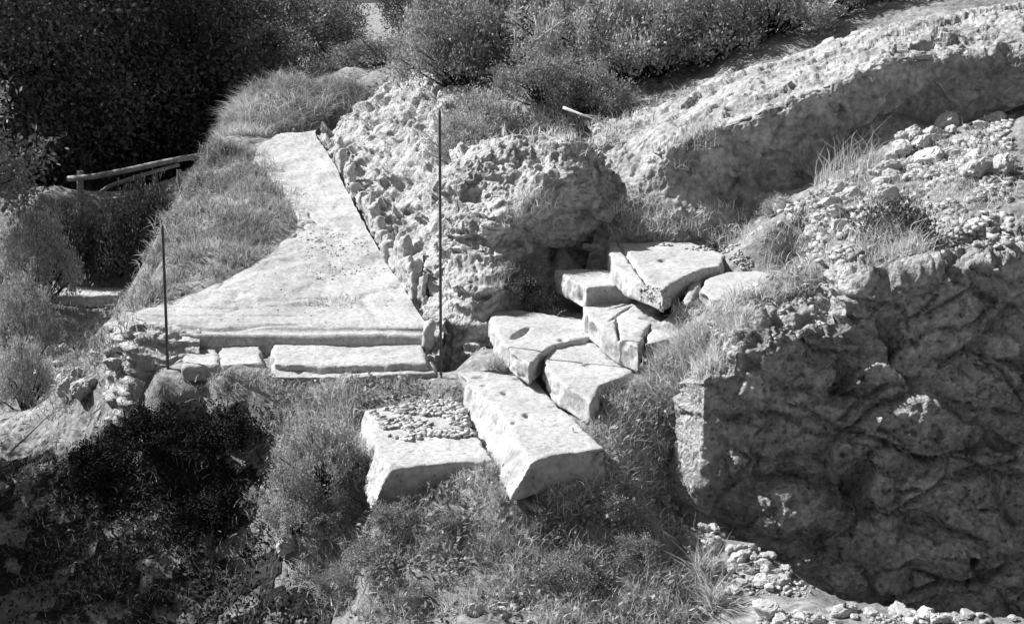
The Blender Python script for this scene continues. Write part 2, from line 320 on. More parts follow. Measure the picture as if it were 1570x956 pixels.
def rbf_fit(C):
    n = len(C); D = np.linalg.norm(C[:, None, :2]-C[None, :, :2], axis=2)
    A = np.zeros((n+3, n+3)); A[:n, :n] = D - np.eye(n)*.02; A[:n, n] = 1; A[:n, n+1:] = C[:, :2]; A[n, :n] = 1; A[n+1:, :n] = C[:, :2].T
    return np.linalg.solve(A, np.r_[C[:, 2], 0, 0, 0])
RW = rbf_fit(ctrl)
def ground_base(x, y):
    out = np.empty(len(x))
    for s in range(0, len(x), 8000):
        xx = x[s:s+8000]; yy = y[s:s+8000]
        D = np.hypot(xx[:, None]-ctrl[None, :, 0], yy[:, None]-ctrl[None, :, 1])
        out[s:s+8000] = D @ RW[:-3] + RW[-3] + RW[-2]*xx + RW[-1]*yy
    return out
def axis(lo, hi, step, far):
    mid = list(np.arange(lo, hi, step)); a = []; s = step; x = lo
    while x > -far: s *= 1.18; x -= s; a.append(x)
    b = []; s = step; x = mid[-1]
    while x < far: s *= 1.18; x += s; b.append(x)
    return np.array(a[::-1] + mid + b)
gx = axis(-8.5, 6.5, .055, 500); gy = axis(6.8, 23.5, .055, 600)
XX, YY = np.meshgrid(gx, gy); x = XX.ravel(); y = YY.ravel()
near = (x > -30) & (x < 30) & (y > -10) & (y < 60)
z = ground_base(x, y); q = np.stack([x, y, z], 1)
z[near] += (.10*fbm(q[near]*.9, 3) + .05*np.abs(fbm(q[near]*3.1, 3)) + .022*fbm(q[near]*11, 2))
far = ~near; z[far] = np.clip(z[far], -8, 40) + .5*fbm(q[far]*.05, 3)
V = np.stack([x, y, z], 1); nu, nv = len(gx), len(gy)
jj, ii = np.meshgrid(np.arange(nv-1), np.arange(nu-1), indexing='ij'); a = (jj*nu+ii).ravel()
ground_me = np_mesh('ground', V, [np.stack([a, a+1, a+nu+1, a+nu], 1)]); smooth(ground_me)
ground = structure(link('ground', ground_me, M['soil'])); collide(ground_me)

# ------------------------------------------------------------------ path (worn stone surface)
R_ED = [(482, 206), (502, 240), (530, 290), (558, 345), (585, 392), (612, 432), (640, 478), (656, 498)]
L_ED = [(428, 210), (396, 240), (424, 275), (448, 312), (462, 338), (425, 385), (335, 437), (205, 489)]
rows = []
for (ru, rv), (lu, lv) in zip(R_ED, L_ED):
    A = PP(lu, lv); B = PP(ru+1, rv); rows.append([A + Vector((-.12, 0, -.3)), A + Vector((-.05, 0, -.03))] + [A.lerp(B, k/4) for k in range(5)])
back = [p + Vector((0, 1.2, -.1)) for p in rows[0]]
f1_ = [PZ(195 + (668-195)*k/6, 508 if k else 502, -.05) for k in range(7)]; f2_ = [PZ(188 + (672-188)*k/6, 520, -.10) for k in range(7)]
f3_ = [p + Vector((0, -.03, -.4)) for p in f2_]
rows = [back] + rows + [f1_, f2_, f3_]
pm = loft(rows, 120, 380); V = verts_of(pm); N = norms_of(pm)
d = .035*fbm(V*1.3, 3) + .018*fbm(V*np.array((4, 3, 4)), 3) - .012*np.abs(fbm(V*9, 2))
yj = PP(480, 273).y; tt = np.clip((V[:, 1]-yj-.08*fbm(V*1.5, 2))/.22, 0, 1); d += .05*tt*tt*(3-2*tt)
for yk, wk in ((12.1, .016), (12.42, .012), (12.75, .012)):
    e_ = np.abs(V[:, 1]-yk-.09*fbm(V*1.1+yk*9, 2)); d -= .06*np.clip(1-e_/wk/2, 0, 1)*np.clip((-1.75-V[:, 0] + .5*fbm(V*2+yk, 2))/.3, 0, 1)
f1, f2, r = worley(V*np.array((.55, .45, .5)) + .06*np.stack([fbm(V*3, 2)]*3, 1)); d -= .035*np.clip(1-(f2-f1)/.025, 0, 1)*(V[:, 1] < 17)
d *= np.clip((V[:, 1]-11.9)/1.2, .3, 1); set_verts(pm, V + np.array((0, 0, 1))*d[:, None]); smooth(pm)
structure(link('path', pm, M['path'])); collide(pm)

# ------------------------------------------------------------------ stone blocks and slabs
def slab(name, px, z, thick, label, cat='slab', splay={}, voxel=.017, seed=0, mat='slab', tilt=(0, 0), rough=1.0, group=None, notch=None):
    top = [PZ(u, v, z) for u, v in px]; c = sum(top, Vector())/len(top)
    for p in top: p.z += tilt[0]*(p.x-c.x) + tilt[1]*(p.y-c.y)
    bot = []
    for k, p in enumerate(top):
        dx, dy = splay.get(k, (0, 0)); o = (p-c)*.02
        bot.append(Vector((p.x + o.x + dx, p.y + o.y + dy, p.z - thick)))
    me = remesh(prism(top, bot), voxel); smooth_verts(me, 2)
    V = verts_of(me); N = norms_of(me); q = V + seed*3.1; side = np.clip(1-np.abs(N[:, 2]), 0, 1)
    d = rough*(.016*fbm(q*1.8, 3) + (.004+.020*side)*fbm(q*6, 3) + .003*ridged(q*14, 2) - .02*np.clip(.2-worley(q*5)[0], 0, 1)/.2*(fbm(q*1.5+8, 2) > .3))
    ch = side*np.clip(.38-worley(q*3.2+9)[0], 0, 1)/.38
    d -= rough*.075*ch*(fbm(q*1.2+4, 2) > -.1)
    V = V + N*d[:, None]; w_ = side*rough*.03; V[:, 0] += w_*fbm(q*np.array((3, 3, .6))+20, 2); V[:, 1] += w_*fbm(q*np.array((3, 3, .6))+40, 2)
    for (u, v, ru, rv, dp, sk) in notch or []:
        pc = PZ(u, v, z); pr = PZ(u+ru, v, z); pv = PZ(u, v+rv, z); ax = abs(pr.x-pc.x); ay = abs(pv.y-pc.y)
        ex = (V[:, 0]-pc.x - sk*(V[:, 1]-pc.y))/ax; ey = (V[:, 1]-pc.y)/ay
        V[:, 2] -= dp*np.clip(1.6-1.6*(ex**2+ey**2)*(1+.3*fbm(q*9, 2)), 0, 1)*(N[:, 2] > .5)
    V -= np.array(c); set_verts(me, V); smooth(me)
    o = link(name, me, M[mat]); o.location = c; tag(o, label, cat, group)
    collide_o(o)
    return o
def collide_o(o):
    me = o.data; V = verts_of(me) + np.array(o.location); COLLIDE.append((V, [tuple(p.vertices) for p in me.polygons], True))

slab('stone_slab', [(558, 628), (640, 616), (706, 612), (724, 655), (757, 705), (690, 709), (625, 716), (600, 722), (578, 690)], -.35, .30,
     'squared pale slab topped with loose rubble, lowest at the foot of the terrace', splay={0: (-.06, 0), 8: (-.10, 0), 7: (-.15, -.02), 6: (-.05, -.03)}, seed=1)
slab('stone_slab', [(700, 570), (760, 567), (814, 566), (846, 612), (890, 652), (930, 686), (892, 692), (850, 697), (818, 710), (797, 680), (766, 632), (730, 596)], -.16, .28,
     'long pale stone slab with bright left side, running from the tall rod towards the grass', splay={0: (-.02, 0), 11: (-.08, 0), 10: (-.14, 0), 9: (-.18, 0), 8: (-.17, -.04), 7: (-.02, 0)}, seed=2, notch=[(742, 590, 5, 2.5, .03, 0), (774, 602, 7, 3, .03, 0), (808, 637, 7, 4, .035, 0), (789, 649, 6, 2.5, .03, 0), (735, 578, 12, 2, .025, 0), (795, 581, 8, 2, .025, 0), (834, 645, 2, 4, .02, 0)])
slab('stone_slab', [(752, 476), (800, 475), (850, 482), (897, 491), (924, 511), (880, 521), (848, 527), (827, 545), (812, 557), (790, 545), (765, 520), (754, 497)], .10, .2,
     'pale slab with a dark oblong hollow in its top, beneath the rocky hump', seed=3, notch=[(799, 511, 9, 9, .06, .35), (862, 521, 8, 2.5, .03, 0), (792, 481, 8, 2, .02, 0)])
slab('stone_slab', [(837, 535), (860, 527), (905, 526), (945, 531), (975, 545), (983, 560), (950, 580), (922, 590), (906, 614), (880, 602), (846, 576), (833, 553)], .04, .2,
     'rounded pale slab with a clean smooth top beside the tall grass clump', splay={6: (0, .03), 7: (0, .03)}, seed=4, notch=[(899, 560, 7, 3, .03, 0), (893, 555, 3, 2, .02, 0)])
slab('stone_slab', [(925, 438), (964, 440), (985, 452), (1014, 472), (1002, 492), (988, 506), (979, 533), (957, 523), (941, 515), (922, 503), (900, 482), (892, 466), (906, 450)], .28, .22,
     'cracked slab with a thin dark crack down its middle, small gravel along its back edge', seed=5, notch=[(947, 503, 2.5, 22, .09, .05), (953, 480, 2.5, 14, .07, .45), (966, 466, 3, 9, .06, .9)])
slab('stone_slab', [(1014, 480), (1064, 487), (1052, 512), (1012, 524), (990, 527), (1002, 500)], .26, .2,
     'small slab half sunk in the grass clump right of the cracked slab', seed=7)
slab('stone_slab', [(850, 414), (890, 412), (936, 414), (975, 430), (966, 437), (926, 438), (900, 442), (878, 430)], .45, .22,
     'small flat slab at the foot of the shaded rock face, before the largest upper slab', seed=8)
slab('stone_slab', [(932, 367), (1000, 366), (1060, 368), (1112, 388), (1105, 406), (1062, 418), (1036, 433), (1018, 449), (994, 438), (960, 424), (938, 404)], .64, .2,
     'largest upper slab with a thin vertical crack, furthest back under the shaded bank', seed=9, voxel=.018, tilt=(0, -.02), notch=[(966, 398, 3.5, 60, .05, -.03), (1018, 398, 9, 3, .035, 0)])
slab('stone_slab', [(1080, 427), (1112, 417), (1160, 413), (1198, 421), (1202, 434), (1182, 450), (1130, 462), (1092, 459), (1073, 446)], .57, .17,
     'smooth rounded slab lying in the soil, rightmost of the pale slabs', seed=10)
slab('stone_slab', [(1062, 426), (1085, 412), (1102, 412), (1079, 425), (1069, 445), (1060, 463), (1050, 459)], .54, .16,
     'thin sliver of stone along the left edge of the rightmost rounded slab', seed=11, voxel=.014)
# steps at the terrace's front edge
slab('step_block', [(420, 529), (530, 527), (648, 528), (655, 556), (535, 560), (418, 558)], -.16, .12, 'long pale step block under the terrace edge, between dark gap and tall rod', 'step block', seed=12, rough=1.2)
slab('step_block', [(338, 532), (398, 530), (400, 557), (338, 559)], -.17, .12, 'short step block just left of the dark gap', 'step block', seed=13, rough=1.1)
slab('step_block', [(284, 534), (333, 533), (333, 560), (282, 562)], -.18, .14, 'broken step block nearest the short leaning rod', 'step block', seed=14, rough=1.2)
slab('step_block', [(418, 555), (540, 558), (660, 553), (668, 570), (540, 578), (415, 577)], -.225, .12, 'low thin footing stone along the foot of the long step block', 'step block', seed=15, rough=1.3)
slab('stone_slab', [(80, 440), (150, 439), (222, 441), (215, 450), (150, 452), (76, 451)], -1.42, .22, 'pale flat ledge far below the fence, against the dark hanging bushes', seed=21, voxel=.03)
# layered ledge at the terrace's front left corner
rows = [[PY(178 + (300-178)*k/5, 490, 12.35) + Vector((0, 0, -.02)) for k in range(6)]]
for v, Y in ((500, 12.05), (512, 11.9), (520, 11.75), (528, 11.72), (545, 11.6), (575, 11.5), (640, 11.35), (720, 11.2)):
    rows.append([PY(170 - (v-490)*.12*(k == 0) + (305-170)*k/5, v - (4 if k < 2 else 0), Y + (.35 if k == 0 else 0)) for k in range(6)])
lm = loft(rows, 90, 120); rockify(lm, .03, 1.2, .01, 3, .004, 12, strata=.05, ss=(.4, .4, 14), seed=3, fac=[(.06, (1.2, 1.2, 9)), (.02, (5, 5, 14))]); smooth(lm)
tag(link('rock_ledge', lm, M['rock']), 'layered rock ledge at the front left corner of the terrace', 'rock ledge'); collide(lm)

# ------------------------------------------------------------------ rock masses
def rockmass(name, rows, nu, nv, label, mat, cat, **kw):
    R = [[PY(*p) for p in r] for r in rows]
    last = R[-1]; R.append([p + Vector((0, 1.1, -.3)) for p in last]); R.append([p + Vector((0, 1.5, -1.5)) for p in last])
    me = loft(R, nu, nv); rockify(me, **kw); smooth(me)
    o = link(name, me, M[mat]); tag(o, label, cat); collide(me); return o
rockmass('rock_outcrop', OUTCROP_ROWS,
    330, 330, 'sunlit pitted rock hump with a shaded hollow on its right, behind the slabs', 'rock', 'rock',
    big=.07, bs=1.0, lump=.02, ls=2.2, fine=.006, fs=11, strata=.06, ss=(.8, .8, 7), pits=.09, ps=5, seed=1, fac=[(.08, (1.5, 1.5, 3)), (.045, (4, 4, 6)), (.022, 12)])
rockmass('rock_bank', BANK_ROWS,
    460, 240, 'long lumpy rock bank rising along the right side of the path', 'rock', 'rock bank',
    big=.12, bs=.8, lump=.03, ls=1.8, fine=.008, fs=9, strata=0, pits=.11, ps=3.6, seed=2, fac=[(.15, 1.3), (.08, 3.2), (.04, 8)])
rockmass('earth_bank', EARTH_ROWS,
    560, 300, 'broad earthen bank with a sunlit crumbling top and a long face in shade', 'bank', 'earth bank',
    big=.08, bs=1.0, lump=.02, ls=2.2, fine=.006, fs=10, pits=.10, ps=3.0, seed=3, fac=[(.08, 1.3), (.042, (3.5, 3.5, 4)), (.018, 9)])

# masonry on the right: solid block with a stepped left end, coarse stones and deep joints
top_px = [(1076, 584), (1086, 574), (1122, 572), (1126, 540), (1172, 536), (1180, 514), (1240, 502), (1288, 494), (1300, 468), (1312, 432), (1380, 418), (1460, 412), (1552, 392), (1680, 372)]
front = [PY(u, v, wally(u)) for u, v in top_px] + [PY(1680, 1030, 8.3), PY(1300, 1010, 8.8), PY(1120, 900, 9.1), PY(1076, 860, 9.15), PY(1068, 770, 9.2), PY(1078, 690, 9.2)]
backp = [p + Vector((0, 1.0 - .25*min(1, k/6), .03)) for k, p in enumerate(front)]
for k, (u, v, Y) in {0: (1036, 585, 9.6), len(front)-1: (1032, 690, 9.62), len(front)-2: (1012, 775, 9.5), len(front)-3: (1020, 850, 9.4), 1: (1060, 572, 9.9)}.items(): backp[k] = PY(u, v, Y)
wm = remesh(prism(front, backp), .015); smooth_verts(wm, 1)
rockify(wm, big=.05, bs=1.3, lump=.02, ls=2.2, fine=.006, fs=9, cell=.11, cs=(1.5, 1.5, 2.5), pits=.08, ps=3.6, seed=4, warp=.10, fac=[(.14, (1.5, 1.5, 2.2)), (.08, (3.4, 3.4, 4.4)), (.04, 8), (.016, 20)], zmask=lambda V: .25 + .75*np.clip((V[:, 0]-1.5)/.6, 0, 1)); smooth(wm)
tag(link('masonry_wall', wm, M['wall']), 'massive rough wall in shade at the right with a bright stepped left end', 'wall'); collide(wm, True)

# ------------------------------------------------------------------ BVH of everything solid so far
BARE = []
def build_bvh():
    vs_, fs_, off = [], [], 0
    for Vv, Ff, bare in COLLIDE:
        BARE.extend([bare]*len(Ff))
        vs_.extend(map(tuple, Vv)); fs_.extend([tuple(i+off for i in f) for f in Ff]); off += len(Vv)
    return BVHTree.FromPolygons(vs_, fs_)
BVH = build_bvh()
def hit(u, v):
    dct = Vector(ray(u, v)).normalized(); r = BVH.ray_cast(Vector((0, 0, CAM_H)), dct)
    return r[0], (None if r[0] is None else BARE[r[2]])
def is_bare(x, y, z0):
    r = BVH.ray_cast(Vector((x, y, z0)), Vector((0, 0, -1))); return r[0] is not None and BARE[r[2]]
def drop(x, y, z0=12):
    r = BVH.ray_cast(Vector((x, y, z0)), Vector((0, 0, -1))); return r[0].z if r[0] else 0.0
def in_poly(u, v, P):
    c = False; j = len(P)-1
    for i in range(len(P)):
        if (P[i][1] > v) != (P[j][1] > v) and u < (P[j][0]-P[i][0])*(v-P[i][1])/(P[j][1]-P[i][1]) + P[i][0]: c = not c
        j = i
    return c
def scatter(P, n, jitter=.0, bare=False, patchy=0):
    """points on the surfaces inside a region, evened out by distance so density is per ground area"""
    us = [p[0] for p in P]; vs2 = [p[1] for p in P]; out = []; tries = 0; ds = None
    while len(out) < n and tries < n*25:
        tries += 1
        u = random.uniform(min(us), max(us)); v = random.uniform(min(vs2), max(vs2))
        if not in_poly(u, v, P): continue
        p, nn = hit(u, v)
        if p is None or (nn and not bare): continue
        if patchy and fbm(np.array([[p.x*2.6, p.y*2.6, 3.3]]), 2)[0] < patchy - .6: continue
        if ds is None: ds = p.length
        if random.random() > min(1, (p.length/(ds*1.3))**2): continue
        if jitter:
            x = p.x + random.gauss(0, jitter); y = p.y + random.gauss(0, jitter)
            if is_bare(x, y, p.z + 1.0) and not bare: continue
            p = Vector((x, y, drop(x, y, p.z + 1.0)))
        out.append((p, nn))
    return out

# ------------------------------------------------------------------ grass and leaves
def blades(roots, length, width, lean=.6, droop=.5, up=None, rng=RNG):
    """curved tapering blades, five vertices each"""
    n = len(roots); R = np.array(roots, float)
    L = length*rng.uniform(.5, 1.25, n); az = rng.uniform(0, 2*np.pi, n); le = np.abs(rng.normal(0, lean, n))
    h = np.stack([np.cos(az), np.sin(az), np.zeros(n)], 1)
    d1 = h*np.sin(le)[:, None]; d1[:, 2] = np.cos(le)
    if up is not None: d1 = d1 + np.array(up); d1 /= np.linalg.norm(d1, axis=1)[:, None]
    d2 = d1 + h*droop*rng.uniform(.3, 1.4, n)[:, None]; d2[:, 2] -= droop*.5; d2 /= np.linalg.norm(d2, axis=1)[:, None]
    s = np.cross(d1, rng.normal(size=(n, 3))); s /= np.linalg.norm(s, axis=1)[:, None]; w = (width*rng.uniform(.6, 1.4, n))[:, None]
    m = R + d1*(L*.5)[:, None]; t = m + d2*(L*.5)[:, None]
    V = np.stack([R - s*w*.5, R + s*w*.5, m + s*w*.4, m - s*w*.4, t], 1).reshape(-1, 3)
    b = np.arange(n)*5
    return V, np.stack([b, b+1, b+2, b+3], 1), np.stack([b+3, b+2, b+4], 1)
def blade_mesh(name, sets):
    Vs, Q, T, off = [], [], [], 0
    for V, q_, t_ in sets: Vs.append(V); Q.append(q_+off); T.append(t_+off); off += len(V)
    return np_mesh(name, np.concatenate(Vs), [np.concatenate(Q), np.concatenate(T)])
def tuft_roots(pts, per, rad):
    out = []
    for p, _ in pts:
        for _k in range(per): out.append((p.x + random.gauss(0, rad), p.y + random.gauss(0, rad), p.z - .02))
    out = [r_ for r_ in out if not is_bare(r_[0], r_[1], r_[2] + .8)]
    return out
def leaves(C, D, length, width, rng=RNG):
    """folded pointed leaves: C centres, D directions"""
    n = len(C); L = (length*rng.uniform(.6, 1.3, n))[:, None]; w = (width*rng.uniform(.7, 1.3, n))[:, None]
    D = D/np.linalg.norm(D, axis=1)[:, None]; s = np.cross(D, rng.normal(size=(n, 3))); s /= np.linalg.norm(s, axis=1)[:, None]
    V = np.stack([C, C + D*L*.5 + s*w*.5, C + D*L, C + D*L*.5 - s*w*.5], 1).reshape(-1, 3); b = np.arange(n)*4
    return V, np.stack([b, b+1, b+2, b+3], 1)

def bush_mesh(seed, nclu, nleaf, ll, lw, spread=.16, flat=.8, upward=.5):
    """unit bush: radius 1, height about 1.5"""
    rng = np.random.default_rng(seed)
    dirs = rng.normal(size=(nclu*3, 3)); dirs /= np.linalg.norm(dirs, axis=1)[:, None]; dirs = dirs[dirs[:, 2] > -.25][:nclu]
    lob = 1 + .55*fbm(dirs*1.9 + seed, 3)
    r = rng.uniform(.35, 1, len(dirs))**.5*lob
    C = dirs*r[:, None]*np.array((1, 1, flat)); C[:, 2] += .5*flat
    k = rng.integers(0, len(C), nleaf); P = C[k] + rng.normal(size=(nleaf, 3))*spread*rng.uniform(.25, 1.25, nleaf)[:, None]
    P[:, 2] = np.maximum(P[:, 2], .02)
    D = rng.normal(size=(nleaf, 3))*.8 + (P - np.array((0, 0, .2)))*.6 + np.array((0, 0, upward))
    V, F = leaves(P, D, ll, lw, rng)
    fol = np_mesh('foliage', V, [F])
    bm = bmesh.new()
    for i in range(34):
        e = Vector(C[rng.integers(len(C))])*(1.0 if i < 24 else 1.22); m = e*.5 + Vector(rng.normal(size=3)*.10)
        tube(bm, [(0, 0, -.08), tuple(m), tuple(e)], [.03, .017, .005], 5, False)
    st = bm_mesh(bm, 'stem')
    return fol, st
BUSH = {}
for nm, mt, args in (('scrub', 'leaf', (1, 120, 13000, .07, .030, .13)), ('scrubb', 'leaf', (2, 100, 12000, .075, .030, .12)), ('pale', 'leaf_pale', (3, 110, 12000, .08, .026, .12)),
                     ('paleb', 'leaf_pale', (4, 120, 9000, .09, .024, .14)), ('dark', 'leaf_dark', (5, 200, 9000, .10, .05)), ('darkb', 'leaf_dark', (6, 160, 8000, .11, .05, .18)), ('broad', 'leaf', (9, 30, 700, .30, .13, .2)), ('broadb', 'leaf_pale', (10, 26, 600, .34, .10, .2)), ('shade', 'shade_leaf', (7, 90, 11000, .08, .035, .12)), ('shadeb', 'shade_leaf', (8, 80, 11000, .08, .03, .12))):
    f, s = bush_mesh(*args); f.materials.append(M[mt]); s.materials.append(M['bark']); BUSH[nm] = (f, s)
def bush(kind, loc, r, h, label, name='bush', cat='bush', rz=None, group=None):
    t = thing(name, label, cat, loc, group); t.scale = (r, r, h/1.3); t.rotation_euler.z = random.uniform(0, 6.28) if rz is None else rz
    f, s = BUSH[kind]; link('foliage', f, None, t); link('stem', s, None, t); return t
def bush_at(kind, u, v, Y, r, h, label, **kw):
    p = PY(u, v, Y); k = 0
    if Y < 12.6:
        p = hit(u, v + .45*h*FPX/Y)[0] or p; Y = p.y
    while is_bare(p.x, Y, 12) and k < 40: Y += .03; k += 1; p = PY(u, v, Y)
    return bush(kind, (p.x, Y, drop(p.x, Y) - .05), r, h, label, **kw)

def tree_mesh(seed, height, crown_r, nleaf, ll, lw, trunk_r, low=.25, nlimb=14):
    rng = np.random.default_rng(seed); bm = bmesh.new()
    tp = [Vector((rng.normal()*.1*k, rng.normal()*.1*k, height*.72*k/5)) for k in range(6)]; tp[0].z = -.4
    tube(bm, tp, [trunk_r*(1-.15*k) for k in range(6)], 9, False)
    ends = []
    for i in range(nlimb):
        f = low + (1-low)*(i/nlimb); b = tp[min(4, int(f*5))].lerp(tp[min(5, int(f*5)+1)], f*5 % 1)
        a = i*2.4 + rng.normal()*.4; R_ = crown_r*(1 - .55*abs(f-.4))*rng.uniform(.7, 1.05)
        e = b + Vector((math.cos(a)*R_, math.sin(a)*R_, height*.28*rng.uniform(.3, 1))); m = b.lerp(e, .5) + Vector((0, 0, .15))
        tube(bm, [b, m, e], [trunk_r*.4, trunk_r*.22, trunk_r*.08], 6, False)
        for k in range(12):
            c = b.lerp(e, rng.uniform(.35, 1.1)) + Vector(rng.normal(size=3))*crown_r*.22; ends.append(tuple(c))
    trunk = bm_mesh(bm, 'trunk'); E = np.array(ends)
    k = rng.integers(0, len(E), nleaf); P = E[k] + rng.normal(size=(nleaf, 3))*crown_r*.11
    D = rng.normal(size=(nleaf, 3)) + np.array((0, 0, -.2))
    V, F = leaves(P, D, ll, lw, rng); crown = np_mesh('crown', V, [F])
    return trunk, crown
TREE = {}
for nm, mt, args in (('dark', 'leaf_dark', (21, 7.0, 2.6, 42000, .11, .06, .16, .05, 20)), ('darkb', 'leaf_dark', (22, 8.5, 2.9, 44000, .12, .06, .18, .08, 22)), ('grey', 'leaf', (23, 6.0, 1.9, 11000, .15, .07, .12, .45, 14))):
    t_, c_ = tree_mesh(*args); t_.materials.append(M['bark']); c_.materials.append(M[mt]); TREE[nm] = (t_, c_)
def tree(kind, loc, s, label, rz, group=None, name='tree'):
    t = thing(name, label, 'tree', loc, group); t.scale = (s, s, s); t.rotation_euler.z = rz
    link('trunk', TREE[kind][0], None, t); link('crown', TREE[kind][1], None, t); return t

# forest behind the fence (upper left)
grp = 'dark trees behind the wooden fence'
for k, (x_, y_, s_, kd) in enumerate([(-11.0, 25.5, 1.0, 'dark'), (-8.6, 27.0, 1.0, 'darkb'), (-7.4, 29.5, .85, 'dark'), (-12.8, 30.5, 1.1, 'darkb'), (-9.5, 32.5, 1.1, 'dark'), (-15.0, 27.5, 1.1, 'dark'),
                                     (-13.5, 36.0, 1.2, 'dark'), (-18, 31, 1.2, 'darkb'), (-10.5, 39, 1.2, 'darkb'), (-17.5, 38, 1.3, 'dark')]):
    tree(kd, (x_, y_, drop(x_, y_)-.2), s_, 'dark evergreen tree in the unlit wood behind the wooden fence', k*1.7, grp)
grp = 'grey trees beyond the mound'
for k, (x_, y_, s_) in enumerate([(-7.6, 44, .75), (-9.6, 43, .8), (-6.6, 46, .62), (-3.2, 38, .6), (-5.6, 28.6, .62), (-7.2, 33, .95), (-4.9, 33, .55), (-12, 46, .9)]):
    tree('grey', (x_, y_, drop(x_, y_)-.2), s_, 'slim grey tree in the far row beyond the mound', k*2.1, grp)
tree('grey', (-8.9, 19.0, drop(-8.9, 19.0)-.2), .73, 'sunlit leafy tree reaching in at the upper left edge', .8)
# trees beside the view shading the hollow; third and fourth added to deepen that shade
tree('dark', (-9.9, 12.2, drop(-9.9, 12.2)-.2), .82, 'tall dark tree left of the hollow, outside the view', .3)
tree('dark', (-6.6, 6.6, drop(-6.6, 6.6)-.2), .8, 'fourth dark tree added left of the near hollow, outside the view, to block sky light', 2.6)
tree('darkb', (-10.6, 11.0, drop(-10.6, 11.0)-.2), .8, 'third dark tree added left of the hollow, outside the view, to thicken the shade', 4.0)
tree('darkb', (-8.4, 9.8, drop(-8.4, 9.8)-.2), .68, 'smaller dark tree left of the near hollow, outside the view', 1.9)

